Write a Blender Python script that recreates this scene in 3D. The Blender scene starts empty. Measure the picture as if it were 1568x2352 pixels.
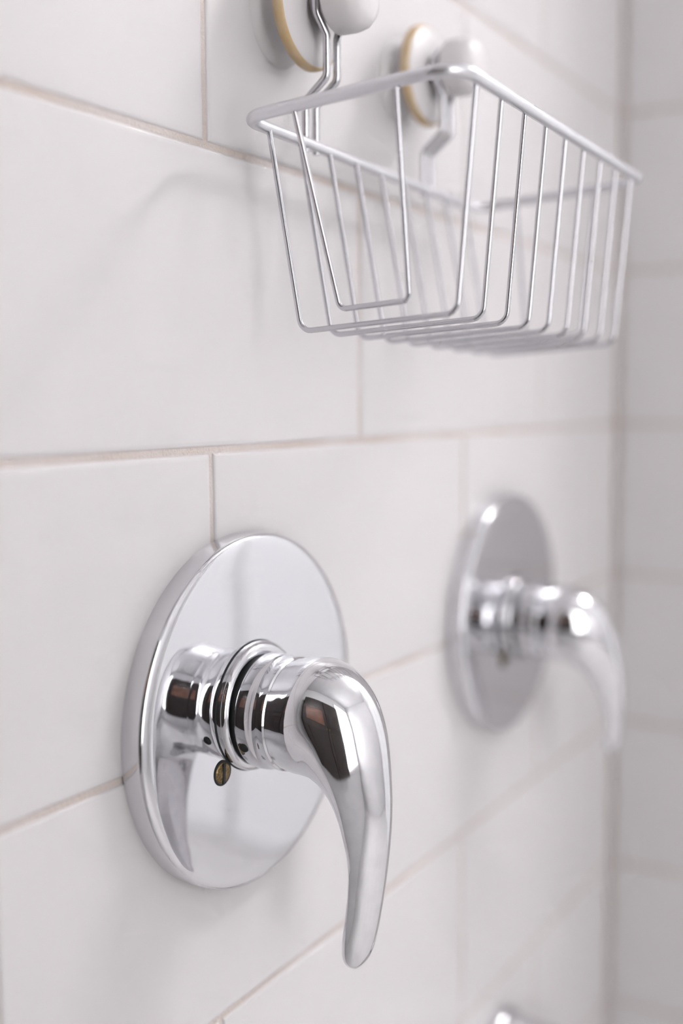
import bpy, bmesh, math, random
from mathutils import Vector, Matrix

random.seed(7)
scene = bpy.context.scene
col = scene.collection
R = math.radians

# ------------------------------------------------------------------ camera
# World: wall with the taps is the plane y = 0 (room at y < 0), X runs along it to the corner at
# X = 0, Z is up with 0 at the height of the lens.  Units are metres.
FPX, YAW, PITCH, ROLL = 2601.26, 0.544814, 0.096901, -0.006737
CAM = Vector((-1.12798, -0.356644, 0.0))
fw = Vector((math.cos(YAW) * math.cos(PITCH), math.sin(YAW) * math.cos(PITCH), -math.sin(PITCH)))
rt = fw.cross(Vector((0, 0, 1))).normalized()
up = rt.cross(fw)
rt, up = math.cos(ROLL) * rt + math.sin(ROLL) * up, -math.sin(ROLL) * rt + math.cos(ROLL) * up
cd = bpy.data.cameras.new('camera')
cam = bpy.data.objects.new('camera', cd)
col.objects.link(cam)
M = Matrix((rt, up, -fw)).transposed().to_4x4()
M.translation = CAM
cam.matrix_world = M
cd.sensor_fit = 'VERTICAL'
cd.sensor_height = 36.0
cd.sensor_width = 24.0
cd.lens = FPX / 2352 * 36.0
cd.clip_start = 0.01
cd.dof.use_dof = True
cd.dof.focus_distance = (Vector((-0.655, -0.075, -0.16)) - CAM).dot(fw)
cd.dof.aperture_fstop = 2.05
scene.camera = cam

# ------------------------------------------------------------------ world, exposure
w = bpy.data.worlds.new('world')
scene.world = w
w.use_nodes = True
w.node_tree.nodes['Background'].inputs[0].default_value = (0.9, 0.92, 1.0, 1)
w.node_tree.nodes['Background'].inputs[1].default_value = 0.05
scene.view_settings.view_transform = 'Standard'
scene.view_settings.look = 'None'
scene.view_settings.gamma = 1.0
scene.view_settings.use_curve_mapping = False
scene.view_settings.exposure = 0.78
scene.cycles.use_denoising = True
scene.cycles.max_bounces = 4
scene.cycles.diffuse_bounces = 2
scene.cycles.glossy_bounces = 4
scene.cycles.use_adaptive_sampling = True
scene.cycles.adaptive_threshold = 0.10
scene.cycles.adaptive_min_samples = 10
scene.cycles.caustics_reflective = False
REFL_EMIT = 0.18        # emission of the added pane on the right, brightens the mirrored view
FILL_EMIT = 3.2          # emission of the added fill pane on the left
BULB_W = 37.0         # watts of each globe of the ceiling lamps

# ------------------------------------------------------------------ materials
def mat(name, base, rough=0.5, metal=0.0, coat=0.0, emit=None, estr=0.0, nscale=None, namt=0.0, base2=None,
        bump=0.0, bscale=60.0, ior=None, lo=0.35, hi=0.7):
    m = bpy.data.materials.new(name)
    m.use_nodes = True
    nt = m.node_tree
    b = nt.nodes['Principled BSDF']
    b.inputs['Base Color'].default_value = (*base, 1)
    b.inputs['Roughness'].default_value = rough
    b.inputs['Metallic'].default_value = metal
    b.inputs['Coat Weight'].default_value = coat
    b.inputs['Coat Roughness'].default_value = 0.08
    if ior: b.inputs['IOR'].default_value = ior
    if emit:
        b.inputs['Emission Color'].default_value = (*emit, 1)
        b.inputs['Emission Strength'].default_value = estr
    tc = None
    if nscale or bump:
        tc = nt.nodes.new('ShaderNodeNewGeometry')
    if nscale:
        n = nt.nodes.new('ShaderNodeTexNoise')
        n.inputs['Scale'].default_value = nscale
        n.inputs['Detail'].default_value = 5
        nt.links.new(tc.outputs['Position'], n.inputs['Vector'])
        r = nt.nodes.new('ShaderNodeValToRGB')
        r.color_ramp.elements[0].position = lo
        r.color_ramp.elements[1].position = hi
        r.color_ramp.elements[0].color = (*base, 1)
        r.color_ramp.elements[1].color = (*(base2 or base), 1)
        nt.links.new(n.outputs['Fac'], r.inputs['Fac'])
        nt.links.new(r.outputs['Color'], b.inputs['Base Color'])
    if bump:
        n2 = nt.nodes.new('ShaderNodeTexNoise')
        n2.inputs['Scale'].default_value = bscale
        n2.inputs['Detail'].default_value = 3
        nt.links.new(tc.outputs['Position'], n2.inputs['Vector'])
        bp = nt.nodes.new('ShaderNodeBump')
        bp.inputs['Strength'].default_value = bump
        bp.inputs['Distance'].default_value = 0.002
        nt.links.new(n2.outputs['Fac'], bp.inputs['Height'])
        nt.links.new(bp.outputs['Normal'], b.inputs['Normal'])
    return m

TILE = mat('white_glazed_tile', (0.80, 0.775, 0.785), 0.34, nscale=3.0, base2=(0.82, 0.795, 0.80), bump=0.06, bscale=14)
GROUT = mat('beige_grout', (0.775, 0.715, 0.695), 0.85, nscale=16, base2=(0.68, 0.585, 0.525), bump=0.5, bscale=600)
CHROME = mat('polished_chrome', (0.72, 0.72, 0.745), 0.035, 1.0)
CHROME2 = mat('lightened_scuffed_chrome', (0.80, 0.80, 0.82), 0.05, 1.0, nscale=150, base2=(0.75, 0.75, 0.78))  # lever chrome, lightened to imitate the brighter reflection on it; scuffs mottle it
BRASS = mat('tarnished_brass', (0.30, 0.21, 0.10), 0.4, 1.0, nscale=900, base2=(0.10, 0.07, 0.04))
BLACK = mat('black_gap', (0.012, 0.015, 0.017), 0.6)
WIRE = mat('satin_steel_wire', (0.62, 0.62, 0.65), 0.2, 1.0)
RIMM = mat('satin_steel_rim', (0.74, 0.74, 0.77), 0.28, 0.85)
CUPW = mat('white_plastic', (0.86, 0.83, 0.84), 0.35)
CUPS = mat('milky_rubber', (0.88, 0.86, 0.86), 0.4)
OCHRE = mat('yellowed_plastic', (0.66, 0.47, 0.24), 0.45, nscale=120, base2=(0.72, 0.57, 0.38))
PAINT = mat('white_wall_paint', (0.84, 0.83, 0.84), 0.6, bump=0.05, bscale=200)
FLOORM = mat('pale_floor_tile', (0.80, 0.785, 0.78), 0.4, nscale=6, base2=(0.77, 0.755, 0.75))
WOOD = mat('standin_dark_wood', (0.020, 0.014, 0.012), 0.35, nscale=8, base2=(0.035, 0.02, 0.014))
WOODL = mat('standin_reddish_wood', (0.16, 0.065, 0.035), 0.4, nscale=10, base2=(0.22, 0.09, 0.05))
GLOBE = mat('lit_glass_globe', (1, 1, 1), 0.3, emit=(1.0, 0.985, 0.985), estr=60)
GLOBE.cycles.emission_sampling = 'NONE'
PANE = mat('glowing_fill_pane', (0.8, 0.8, 0.8), 0.4, emit=(1.0, 0.985, 0.985), estr=FILL_EMIT)
PANE2 = mat('dim_reflection_pane', (0.75, 0.75, 0.76), 0.4, emit=(0.98, 0.98, 1.0), estr=REFL_EMIT)

# ------------------------------------------------------------------ mesh helpers
def new_obj(name, me, m=None, parent=None, loc=None):
    o = bpy.data.objects.new(name, me)
    col.objects.link(o)
    if me is not None and m is not None and not me.materials:
        me.materials.append(m)
    if parent is not None: o.parent = parent
    if loc is not None: o.location = loc
    return o

def tag(o, label=None, category=None, group=None, kind=None):
    if label: o['label'] = label
    if category: o['category'] = category
    if group: o['group'] = group
    if kind: o['kind'] = kind
    return o

def mesh(name, verts, faces, smooth=True, sharp=None):
    me = bpy.data.meshes.new(name)
    me.from_pydata([tuple(v) for v in verts], [], faces)
    bm = bmesh.new(); bm.from_mesh(me)
    bmesh.ops.recalc_face_normals(bm, faces=bm.faces)
    if smooth:
        for f in bm.faces: f.smooth = True
        if sharp is not None:
            for e in bm.edges:
                if len(e.link_faces) == 2 and e.calc_face_angle(0) > R(sharp): e.smooth = False
    bm.to_mesh(me); bm.free()
    return me

def box_mesh(name, x0, x1, y0, y1, z0, z1, bev=0.0, seg=2):
    bm = bmesh.new()
    bmesh.ops.create_cube(bm, size=1)
    for v in bm.verts:
        v.co = Vector((x0 + (v.co.x + .5) * (x1 - x0), y0 + (v.co.y + .5) * (y1 - y0), z0 + (v.co.z + .5) * (z1 - z0)))
    if bev: bmesh.ops.bevel(bm, geom=bm.edges[:], offset=bev, segments=seg, affect='EDGES', profile=0.5)
    me = bpy.data.meshes.new(name); bm.to_mesh(me); bm.free()
    return me

def lathe(name, prof, n=96, axis='y', sharp=28, close=True):
    """profile of (radius, h) revolved about the axis; for axis 'y' h is the distance out from the wall (towards -y)"""
    verts, faces, rings = [], [], []
    for r, h in prof:
        if r < 1e-7:
            rings.append([len(verts)]); verts.append((0, -h, 0) if axis == 'y' else (0, 0, h)); continue
        ring = []
        for i in range(n):
            a = 2 * math.pi * i / n
            ring.append(len(verts))
            verts.append((r * math.cos(a), -h, r * math.sin(a)) if axis == 'y' else (r * math.cos(a), r * math.sin(a), h))
        rings.append(ring)
    for A, B in zip(rings, rings[1:]):
        for i in range(n):
            j = (i + 1) % n
            if len(A) == 1 and len(B) == 1: continue
            if len(A) == 1: faces.append((A[0], B[i], B[j]))
            elif len(B) == 1: faces.append((A[i], A[j], B[0]))
            else: faces.append((A[i], A[j], B[j], B[i]))
    if close:
        if len(rings[0]) > 1: faces.append(tuple(reversed(rings[0])))
        if len(rings[-1]) > 1: faces.append(tuple(rings[-1]))
    return mesh(name, verts, faces, True, sharp)

def catmull(pts, sub=8):
    P = [Vector(p) for p in pts]
    P = [2 * P[0] - P[1]] + P + [2 * P[-1] - P[-2]]
    out = []
    for i in range(1, len(P) - 2):
        a, b, c, d = P[i - 1], P[i], P[i + 1], P[i + 2]
        for k in range(sub):
            t = k / sub
            out.append(0.5 * ((2 * b) + (c - a) * t + (2 * a - 5 * b + 4 * c - d) * t * t + (3 * b - 3 * c + d - a) * t ** 3))
    out.append(P[-2])
    return out

def fillet(pts, rad, closed=False, seg=6):
    """round the corners of a polyline; rad is one number or one per point"""
    P = [Vector(p) for p in pts]; n = len(P); out = []
    for i in range(n):
        r = rad[i] if isinstance(rad, (list, tuple)) else rad
        if (not closed and i in (0, n - 1)) or r <= 0:
            out.append(P[i]); continue
        a, b, c = P[i - 1], P[i], P[(i + 1) % n]
        u, v = (a - b).normalized(), (c - b).normalized()
        ang = u.angle(v)
        t = min(r / math.tan(ang / 2), (a - b).length * .49, (c - b).length * .49)
        rr = t * math.tan(ang / 2)
        bis = (u + v).normalized()
        cen = b + bis * (rr / math.sin(ang / 2))
        s, e = b + u * t - cen, b + v * t - cen
        tot = s.angle(e)
        ax = s.cross(e).normalized()
        for k in range(seg + 1):
            out.append(cen + Matrix.Rotation(tot * k / seg, 3, ax) @ s)
    return out

def tube(name, path, r, closed=False, n=10):
    """round wire along a polyline"""
    P = [Vector(p) for p in path]; N = len(P)
    T = []
    for i in range(N):
        a = P[i - 1] if (i > 0 or closed) else P[i]
        b = P[(i + 1) % N] if (i < N - 1 or closed) else P[i]
        T.append((b - a).normalized())
    ref = Vector((0, 0, 1)) if abs(T[0].z) < .9 else Vector((1, 0, 0))
    nrm = (ref - T[0] * ref.dot(T[0])).normalized()
    verts, faces = [], []
    for i in range(N):
        if i:
            q = T[i - 1].rotation_difference(T[i]); nrm = q @ nrm
            nrm = (nrm - T[i] * nrm.dot(T[i])).normalized()
        bi = T[i].cross(nrm)
        for k in range(n):
            a = 2 * math.pi * k / n
            verts.append(P[i] + (nrm * math.cos(a) + bi * math.sin(a)) * r)
    segs = N if closed else N - 1
    off = 0
    if closed:   # find the twist that closes the loop best
        base = [verts[k] for k in range(n)]
        off = min(range(n), key=lambda o: (verts[(N - 1) * n] - base[o]).length)
    for i in range(segs):
        for k in range(n):
            k2 = (k + 1) % n
            if i == N - 1:
                faces.append((i * n + k, i * n + k2, (k2 + off) % n, (k + off) % n))
            else:
                faces.append((i * n + k, i * n + k2, (i + 1) * n + k2, (i + 1) * n + k))
    if not closed:
        faces.append(tuple(range(n))[::-1]); faces.append(tuple((N - 1) * n + k for k in range(n)))
    return mesh(name, verts, faces, True, 50)

# ------------------------------------------------------------------ the setting
H = 0.1524            # tile course
TW = 0.30295          # tile length
Z0 = -0.02428         # height of the joint that runs just above the near tap
JX = -0.66665         # a vertical joint of the course below it
G = 0.0030            # joint width
FLOOR, CEIL = -1.15, 1.45
WING = 0.25           # length of the short side wall
XL, XR, YF = -1.62, 1.0, -2.45

cache = {}
def tile_mesh(wd, ht):
    """one pillow-edged tile lying in x-z, its face at y = 0, its back at y = +8 mm"""
    key = (round(wd, 4), round(ht, 4))
    if key in cache: return cache[key]
    loops = [(0.0, 0.008), (0.0, 0.0016), (0.0005, 0.0007), (0.0016, 0.00015), (0.0035, 0.0)]
    verts, faces = [], []
    for ins, y in loops:
        a, b = wd / 2 - ins, ht / 2 - ins
        verts += [(-a, y, -b), (a, y, -b), (a, y, b), (-a, y, b)]
    for l in range(len(loops) - 1):
        for i in range(4):
            j = (i + 1) % 4
            faces.append((l * 4 + i, l * 4 + j, l * 4 + 4 + j, l * 4 + 4 + i))
    L = (len(loops) - 1) * 4
    faces.append((L, L + 1, L + 2, L + 3))
    me = mesh('tile', verts, faces, True, 35)
    me.materials.append(TILE)
    cache[key] = me
    return me

wall_back = new_obj('wall_back', box_mesh('wall_back', XL, 0.0, 0.0012, 0.12, FLOOR, CEIL), GROUT)
tag(wall_back, 'white tiled shower wall with beige grout behind both taps and basket', 'wall', kind='structure')
wall_right = new_obj('wall_right', box_mesh('wall_right', 0.0012, 0.10, -WING, 0.0012, FLOOR, CEIL), GROUT)
tag(wall_right, 'shaded white tiled side wall meeting the tap wall in the corner', 'wall', kind='structure')

k0 = math.ceil((CEIL - Z0) / H)
for k in range(-k0, int((Z0 - FLOOR) / H) + 1):
    zt, zb = Z0 - k * H, Z0 - (k + 1) * H
    zt, zb = min(zt, CEIL), max(zb, FLOOR)
    if zt - zb < 0.02: continue
    ht = zt - zb - G
    x = JX + (TW / 2 if k % 2 else 0)
    while x > XL: x -= TW
    while x < -0.002:
        a, b = max(x + G / 2, XL), min(x + TW - G / 2, -0.0028)
        if b - a > 0.01:
            t = new_obj('tile', tile_mesh(b - a, ht), None, wall_back, ((a + b) / 2, random.uniform(-.0002, .0002), (zt + zb) / 2))
            t.rotation_euler = (random.uniform(-.0012, .0012), 0, random.uniform(-.0012, .0012))
        x += TW
    wd = WING - 0.003
    t = new_obj('tile', tile_mesh(wd, ht), None, wall_right, (random.uniform(-.0002, .0002), -0.003 - wd / 2, (zt + zb) / 2))
    t.rotation_euler = (0, 0, -math.pi / 2)
    new_obj('tile', tile_mesh(0.1066, ht), None, wall_right, (0.0467, -WING - 0.0072, (zt + zb) / 2))

def shell(name, b, m, label, cat, bev=0):
    o = new_obj(name, box_mesh(name, *b, bev), m)
    return tag(o, label, cat, kind='structure')
shell('wall_room', (XR, XR + .1, YF, 0.12, FLOOR, CEIL), PAINT, 'plain white room wall out of frame right', 'wall')
shell('wall_return', (0.1, XR, 0.0, 0.12, FLOOR, CEIL), PAINT, 'plain white wall beyond the short side wall', 'wall')
shell('wall_front', (XL, XR, YF - .1, YF, FLOOR, CEIL), PAINT, 'plain white room wall opposite the taps', 'wall')
shell('wall_left', (XL - .1, XL, YF, 0.12, FLOOR, CEIL), PAINT, 'plain white wall with added cabinet and fill window behind the camera', 'wall')
shell('floor', (XL - .1, XR + .1, YF - .1, 0.12, FLOOR - .1, FLOOR), FLOORM, 'pale tiled bathroom floor below the taps', 'floor')
shell('ceiling', (XL - .1, XR + .1, YF - .1, 0.12, CEIL, CEIL + .1), PAINT, 'white bathroom ceiling above the shower', 'ceiling')

# added dark cabinet, stands in for the person at the camera mirrored in chrome
cab = new_obj('standin_cabinet', None)
cab.location = (XL, -0.62, -0.56)
tag(cab, 'added dark brown cabinet standing in for the person at the camera, mirrored in chrome', 'cabinet')
new_obj('body', box_mesh('body', 0, .16, -.50, .50, 0, 1.24, .004), WOOD, cab)
for ya, yb_ in ((-.49, -.005), (.005, .49)):
    dr = new_obj('door', box_mesh('door', .16, .178, ya, yb_, .01, 1.23, .003), WOOD, cab)
    new_obj('door_panel', box_mesh('door_panel', .1775, .184, ya + .07, yb_ - .07, .60, .90, .003), WOODL if ya > 0 else WOOD, dr)
    new_obj('door_panel', box_mesh('door_panel', .1775, .184, ya + .07, yb_ - .07, .07, .50, .003), WOOD, dr)
    yk = yb_ - .035 if ya < 0 else ya + .035
    kn = lathe('knob', [(.006, .0), (.006, .012), (.013, .016), (.013, .022), (0, .026)], 20, 'z', 40)
    k_ = new_obj('knob', kn, BRASS, dr, (.178, yk, .55)); k_.rotation_euler = (0, math.pi / 2, 0)

# ------------------------------------------------------------------ ceiling lamps
def ceiling_lamp(loc, n, pitch, rg, watts, label, rz=0.0):
    o = new_obj('ceiling_light', None)
    o.location = loc; o.rotation_euler = (0, 0, rz)
    tag(o, label, 'lamp')
    L = pitch * (n - 1) + .12
    new_obj('mounting_bar', box_mesh('mounting_bar', -L / 2, L / 2, -.045, .045, -.03, 0, .006), CHROME, o)
    for i in range(n):
        x = (i - (n - 1) / 2) * pitch
        s = new_obj('bulb_socket', lathe('bulb_socket', [(.022, -.028), (.022, -.055), (.016, -.06)], 24, 'z'), CHROME, o, (x, 0, 0))
        prof = [(0, -.055 - 2 * rg)] + [(rg * math.sin(a), -.055 - rg - rg * math.cos(a)) for a in [math.pi * k / 10 for k in range(1, 10)]] + [(0, -.055)]
        li = bpy.data.lights.new('globe_light', 'POINT')
        li.energy = watts; li.color = (1.0, 0.985, 0.985); li.shadow_soft_size = rg
        lo = bpy.data.objects.new('globe_light', li); col.objects.link(lo)
        lo.parent = s; lo.location = (0, 0, -.055 - rg)
        gl = new_obj('glass_globe', lathe('glass_globe', prof, 20, 'z', None), GLOBE, s)
        gl.scale = (.93, .93, .93); gl.location = (0, 0, -.004)
    return o
ceiling_lamp((0.55, -0.95, CEIL), 3, .16, .045, BULB_W, 'bar ceiling lamp with three lit glass globes, mirrored as highlights in chrome', R(35))

# invented glowing window behind the camera: soft fill to lift the side wall
WY0, WY1, WZ0, WZ1 = -2.30, -1.28, -0.55, 1.05
win = new_obj('fill_window', None); win.location = (XL, 0, 0)
tag(win, 'added unseen glowing window in the left wall, fill light for the side wall', 'window', kind='structure')
for nm, b in (('fill_frame', (0, .03, WY0 - .05, WY0, WZ0 - .05, WZ1 + .05)), ('fill_frame', (0, .03, WY1, WY1 + .05, WZ0 - .05, WZ1 + .05)),
              ('fill_frame', (0, .03, WY0, WY1, WZ1, WZ1 + .05)), ('fill_sill', (0, .06, WY0 - .07, WY1 + .07, WZ0 - .05, WZ0))):
    new_obj(nm, box_mesh(nm, *b, .004), PAINT, win)
new_obj('fill_pane', box_mesh('fill_pane', .002, .008, WY0, WY1, WZ0, WZ1), PANE, win)
# unseen glazing added on the right, glowing to brighten the near plate's reflection
VY0, VY1, VZ0, VZ1 = -2.05, -0.55, -1.12, 0.80
win2 = new_obj('reflection_window', None); win2.location = (XR, 0, 0)
tag(win2, 'added dim glowing window in the right wall, there to brighten the cover plate', 'window', kind='structure')
for nm, b in (('fill_frame', (-.03, 0, VY0 - .05, VY0, VZ0 - .05, VZ1 + .05)), ('fill_frame', (-.03, 0, VY1, VY1 + .05, VZ0 - .05, VZ1 + .05)),
              ('fill_frame', (-.03, 0, VY0, VY1, VZ1, VZ1 + .05)), ('fill_frame', (-.03, 0, VY0, VY1, VZ0 - .05, VZ0)),
              ('fill_mullion', (-.022, 0, -1.33, -1.29, VZ0, VZ1))):
    new_obj(nm, box_mesh(nm, *b, .004), PAINT, win2)
for ya, yb_ in ((VY0, -1.33), (-1.29, VY1)):
    new_obj('fill_pane', box_mesh('fill_pane', -.008, -.002, ya, yb_, VZ0, VZ1), PANE2, win2)

# ------------------------------------------------------------------ single-lever tap
def lever_mesh():
    # (outer y, z), (inner y, z), half width, squareness -- mm, y measured out from the wall, z from the axis
    S = [((39.5, 28.6), (39.5, -28.6), 28.6, 1.0),
         ((47, 30.0), (47, -29.6), 29.6, 1.0),
         ((56, 31.2), (53, -30.0), 30.0, 1.0),
         ((67, 28.6), (58, -31.4), 28.6, .98),
         ((78, 21.0), (64, -35.5), 26.4, .94),
         ((86, 9.8), (69, -42.0), 23.6, .90),
         ((91, -5.0), (73, -51.0), 20.8, .86),
         ((93.6, -24.0), (76, -61.5), 18.2, .82),
         ((94.4, -44.0), (77.4, -72.5), 16.2, .80),
         ((93.0, -64.0), (76.6, -84.5), 15.0, .80),
         ((90.6, -83.5), (74.8, -96.0), 14.2, .80),
         ((87.6, -101.0), (72.8, -108.0), 13.6, .80),
         ((84.2, -115.0), (71.6, -117.5), 12.2, .84),
         ((81.2, -122.0), (72.6, -122.6), 9.6, .9),
         ((78.4, -125.6), (74.8, -125.8), 5.0, 1.0)]
    rows = catmull([(a[0], a[1], b[0]) for a, b, w_, q in S], 5)
    rows2 = catmull([(b[1], w_, q) for a, b, w_, q in S], 5)
    n = 40
    verts, faces = [], []
    for A, B in zip(rows, rows2):
        O = Vector((0, -A.x, A.y)) * .001; I = Vector((0, -A.z, B.x)) * .001
        wd, q = B.y * .001, B.z
        # the widest line lies nearer the inner side on the lever, with a crease, in the middle on the ball
        k = 0.5 - (1.0 - q) * 1.5
        mix = min(1.0, (1.0 - q) / 0.2)
        C = I.lerp(O, k)
        for i in range(n):
            a = 2 * math.pi * i / n
            c, s = math.cos(a), math.sin(a)
            if s > 0: v = (O - C) * (s + (s * s - s) * mix * .35)
            else: v = (C - I) * s
            verts.append(C + v + Vector((wd * c, 0, 0)))
    m = len(rows)
    for r_ in range(m - 1):
        for i in range(n):
            j = (i + 1) % n
            faces.append((r_ * n + i, r_ * n + j, (r_ + 1) * n + j, (r_ + 1) * n + i))
    faces.append(tuple(range(n))); tip = len(verts); verts.append(Vector((0, -.0766, -.1266)))
    for i in range(n): faces.append(((m - 1) * n + i, (m - 1) * n + (i + 1) % n, tip))
    return mesh('lever', verts, faces, True, 30)

def make_tap(loc, rot, ax, label):
    o = new_obj('shower_tap', None)
    o.location = loc
    tag(o, label, 'tap', 'single lever chrome taps on the tiled wall')
    mm = .001
    pl = [(94.0, 0), (94.0, 10.0), (93.7, 11.2), (92.9, 12.1), (91.8, 12.6), (90.0, 12.9), (88.0, 13.1)]
    pl += [(88.0 * (1 - t), 13.1 + 1.9 * (1 - (1 - t) ** 2)) for t in [i / 12 for i in range(1, 13)]]
    plate = new_obj('cover_plate', lathe('cover_plate', [(r * mm, h * mm) for r, h in pl], 160, 'y', 40), CHROME, o)
    tag(plate, 'round domed chrome cover plate')
    ax = Vector(ax)          # the valve sits slightly off the middle of its plate
    fl = [(33.8, 13.6), (34.0, 15.2), (33.9, 17.0), (33.5, 18.4), (32.6, 19.6), (31.2, 20.3), (30.4, 20.3), (27.5, 20.2)]
    collar = new_obj('collar', lathe('collar', [(r * mm, h * mm) for r, h in fl], 128, 'y', 45), CHROME, o, ax + Vector((-.0008, 0, .0018)))
    gp = [(34.4, 13.6), (34.4, 15.0), (33.5, 15.1)]
    new_obj('collar_gap', lathe('collar_gap', [(r * mm, h * mm) for r, h in gp], 128, 'y', 35), BLACK, collar)
    new_obj('seal_gap', lathe('seal_gap', [(.0286, .0202), (.0286, .0226)], 96, 'y', 35), BLACK, o, ax)
    rotor = new_obj('handle', None, None, o, ax)
    rotor.rotation_euler = (0, rot, 0)
    hb = [(27.5, 22.0), (29.2, 22.1), (30.0, 22.7), (30.2, 23.8), (30.1, 29.0), (29.4, 31.0), (28.9, 33.0), (29.0, 35.0), (29.5, 37.2),
          (29.4, 39.0), (28.6, 39.8), (20, 40)]
    hub = new_obj('hub', lathe('hub', [(r * mm, h * mm) for r, h in hb], 128, 'y', 35), CHROME, rotor)
    new_obj('lever', lever_mesh(), CHROME2, rotor)
    # small dark grub-screw hole in the side of the hub
    def facing(ob, n, upv=Vector((0, 0, 1))):
        n = n.normalized(); yv = (upv - n * upv.dot(n)).normalized(); xv = yv.cross(n)
        ob.rotation_mode = 'QUATERNION'
        ob.rotation_quaternion = Matrix((xv, yv, n)).transposed().to_quaternion()
    a = R(205)
    n = Vector((math.cos(a), 0, math.sin(a)))
    me = lathe('grub_screw_hole', [(0, .0002), (.0018, .0003), (.0024, .0006), (.0028, -.0004)], 20, 'z', None)
    g = new_obj('grub_screw_hole', me, BLACK, rotor)
    facing(g, n)
    g.location = n * .0300 + Vector((0, -.0265, 0))
    # slotted brass screw set in the foot of the collar
    a = R(222)
    base = ax + Vector((math.cos(a) * .0402, -.0148, math.sin(a) * .0402))
    s = new_obj('screw', lathe('screw', [(.0056, -.004), (.0056, .0002), (.0050, .0008), (0, .0012)], 28, 'z', 40), BRASS, o, base)
    facing(s, Vector((math.cos(a) * .06, -1, math.sin(a) * .06)))
    tag(s, 'slotted brass screw')
    new_obj('screw_recess', lathe('screw_recess', [(.0066, -.004), (.0066, .0002), (.0055, .0002), (.0055, -.004)], 28, 'z', 40, False), BLACK, s)
    new_obj('screw_slot', box_mesh('screw_slot', -.0009, .0009, -.0052, .0052, .0003, .00135), BLACK, s)
    return o

T1 = (-0.6460, 0.0, -0.1625)
T2 = (-0.2985, 0.0, -0.1675)
make_tap(T1, 0.0, (-.006, 0, .0025), 'near chrome single-lever tap in sharp focus, lever hanging straight down')
make_tap(T2, R(-27), (.006, 0, -.006), 'far blurred chrome single-lever tap near the corner, lever turned aside')

# tub spout, its top just showing at the lower edge of the picture
sp = new_obj('tub_spout', None)
sp.location = (-0.292, 0, -0.538)
tag(sp, 'chrome tub spout cut off by the bottom edge below the far tap', 'spout')
new_obj('spout_flange', lathe('spout_flange', [(.034, 0), (.034, .006), (.032, .009), (.028, .010)], 64, 'y', 35), CHROME, sp)
bm_v, bm_f, N = [], [], 32
rows = catmull([(0, 0.008, .029), (0, .04, .0285), (-.004, .08, .027), (-.012, .115, .0235), (-.024, .135, .018), (-.036, .142, .010)], 5)
for i_, q in enumerate(rows):
    for i in range(N):
        a = 2 * math.pi * i / N
        bm_v.append((q.z * math.cos(a), -q.y, q.x + q.z * math.sin(a)))
for i_ in range(len(rows) - 1):
    for i in range(N):
        j = (i + 1) % N
        bm_f.append((i_ * N + i, i_ * N + j, (i_ + 1) * N + j, (i_ + 1) * N + i))
bm_f.append(tuple(range(N))); bm_f.append(tuple((len(rows) - 1) * N + i for i in range(N)))
new_obj('spout_body', mesh('spout_body', bm_v, bm_f, True, 50), CHROME, sp)
new_obj('spout_outlet', lathe('spout_outlet', [(.015, -.012), (.015, .018), (.012, .018), (.012, -.012)], 32, 'z', 35, False), CHROME, sp, (0, -.125, -.040))

# ------------------------------------------------------------------ wire basket
YB = -0.022
bk = new_obj('wire_basket', None)
tag(bk, 'silver wire shower basket hanging from two suction hooks on the tiled wall', 'basket')
BX, BZ, BD, BS, AL, ROLB, BH = -0.6453, 0.1376, 0.1163, 0.0288, 0.0608, -0.0206, 0.1034
# local frame: x along the wall, y out from the wall (front), z up
ux = Vector((math.cos(ROLB), 0, math.sin(ROLB)))
uy = Vector((0, -math.cos(AL), math.sin(AL)))
uz = uy.cross(ux) * -1
uz = uz if uz.z > 0 else -uz
uz.normalize()
# object axes: X=ux, Y=-uy (towards the wall), Z=uz
bk.matrix_world = Matrix(((ux.x, -uy.x, uz.x, BX), (ux.y, -uy.y, uz.y, YB), (ux.z, -uy.z, uz.z, BZ), (0, 0, 0, 1)))
NW = 9
LX = BS * (NW - 1)
e0, e1 = -0.021, LX + 0.021
RR, WR = 0.0031, 0.0014
rim = fillet([(e0, 0, 0), (e1, 0, 0), (e1, -BD, 0), (e0, -BD, 0)], [.012, .012, .012, .016], True, 8)
new_obj('rim', tube('rim', rim, RR, True, 14), RIMM, bk)
off = RR + WR * .55
def u_wire(i):
    x = BS * i
    b0, b1 = 0.0145, 0.1005
    pts = [(x, -off * .2, 0.001), (x, -b0, -BH), (x, -b1, -BH), (x, -BD + off * .4, -off * .5)]
    return tube('basket_wire', fillet(pts, .0065, False, 6), WR, False, 8)
for i in range(NW): new_obj('basket_wire', u_wire(i), WIRE, bk)
# narrower U closing each end of the basket
def end_wire(x0, s):
    pts = [(x0, -0.030, -RR * .6), (x0 + s * .017, -0.040, -0.0955), (x0 + s * .017, -0.078, -0.0955), (x0, -0.085, -RR * .6)]
    return tube('end_wire', fillet(pts, .004, False, 6), WR, False, 8)
new_obj('end_wire', end_wire(e0, 1), WIRE, bk)
new_obj('end_wire', end_wire(e1, -1), WIRE, bk)

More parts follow.
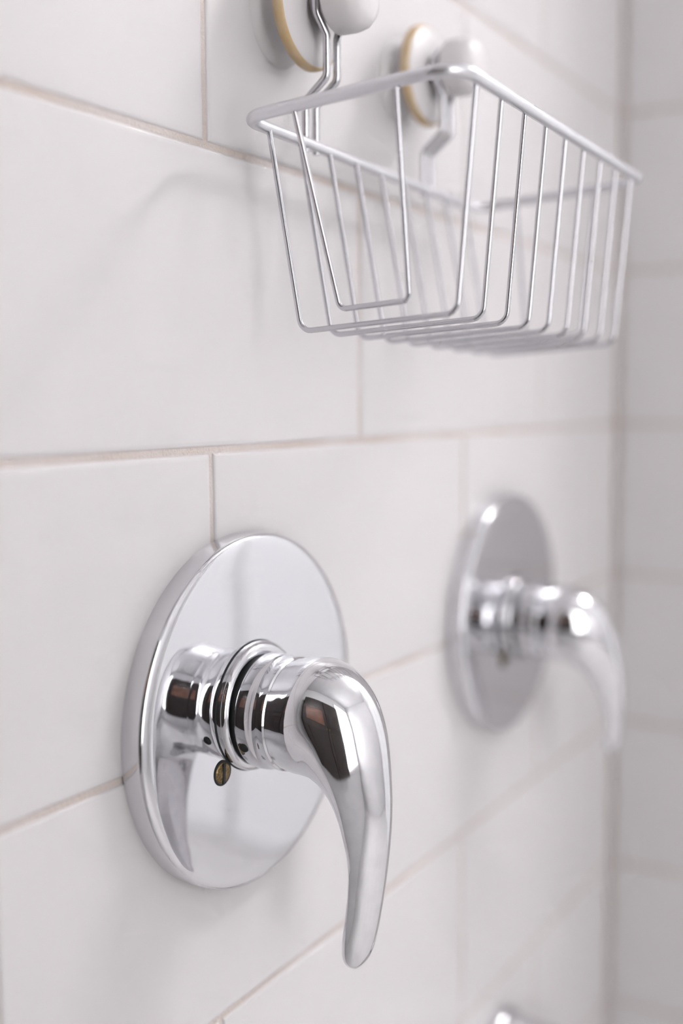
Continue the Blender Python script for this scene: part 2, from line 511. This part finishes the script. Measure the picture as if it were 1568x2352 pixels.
# ------------------------------------------------------------------ suction hooks
def suction_hook(x, z, zr, label):
    o = new_obj('suction_hook', None)
    o.location = (x, 0, z)
    tag(o, label, 'hook', 'suction hooks holding the basket')
    mm = .001
    new_obj('suction_cup', lathe('suction_cup', [(r * mm, h * mm) for r, h in [(26, 0), (26, 1.0), (23, 4), (19.5, 10), (18.5, 18)]], 64, 'y', 50), CUPS, o)
    disc = new_obj('disc', lathe('disc', [(r * mm, h * mm) for r, h in [(29.5, 17.5), (30, 18.5), (29.8, 22), (28.5, 23.5), (20, 25), (10, 25.8), (9, 26)]], 72, 'y', 50), CUPW, o)
    ed = new_obj('disc_edge', lathe('disc_edge', [(r * mm, h * mm) for r, h in [(29.6, 17.1), (30.5, 17.9), (30.6, 20.7), (30.0, 22.5), (29.0, 23.2)]], 72, 'y', 60, False), OCHRE, disc)
    tag(ed, 'yellowed edge')
    new_obj('neck', lathe('neck', [(.009, .0245), (.009, .037)], 32, 'y', 50), CUPW, o, (0, 0, .002))
    new_obj('knob', lathe('knob', [(r * mm, h * mm) for r, h in [(9, 36), (15.6, 36.5), (17.2, 38), (17.4, 47), (16.4, 52), (14, 55.5), (9, 57.5), (0, 58)]], 56, 'y', 40), CUPW, o, (0, 0, .002))
    # doubled wire: up from the basket rim, out, then a loop round the neck
    for s in (-1, 1):
        sx = s * .0052
        pts = [(sx, YB + .001, zr - z - .004), (sx, YB + .001, -.048), (sx, YB - .0125, -.037), (sx, YB - .0125, -.016),
               (s * .0118, YB - .0105, -.006), (s * .0118, YB - .0100, .006), (s * .004, YB - .0100, .0125), (0, YB - .0100, .013)]
        new_obj('hook_wire', tube('hook_wire', fillet(pts, .005, False, 6), .0021, False, 10), WIRE, o)
    return o
def rim_z(x): return BZ + math.tan(ROLB) * (x - BX)
suction_hook(-0.6030, 0.2065, rim_z(-.6030), 'suction hook with yellowed rim cut off by the top edge, nearer the camera')
suction_hook(-0.4655, 0.2050, rim_z(-.4655), 'white suction hook showing its whole knob, behind the middle of the basket')

bpy.context.view_layer.update()
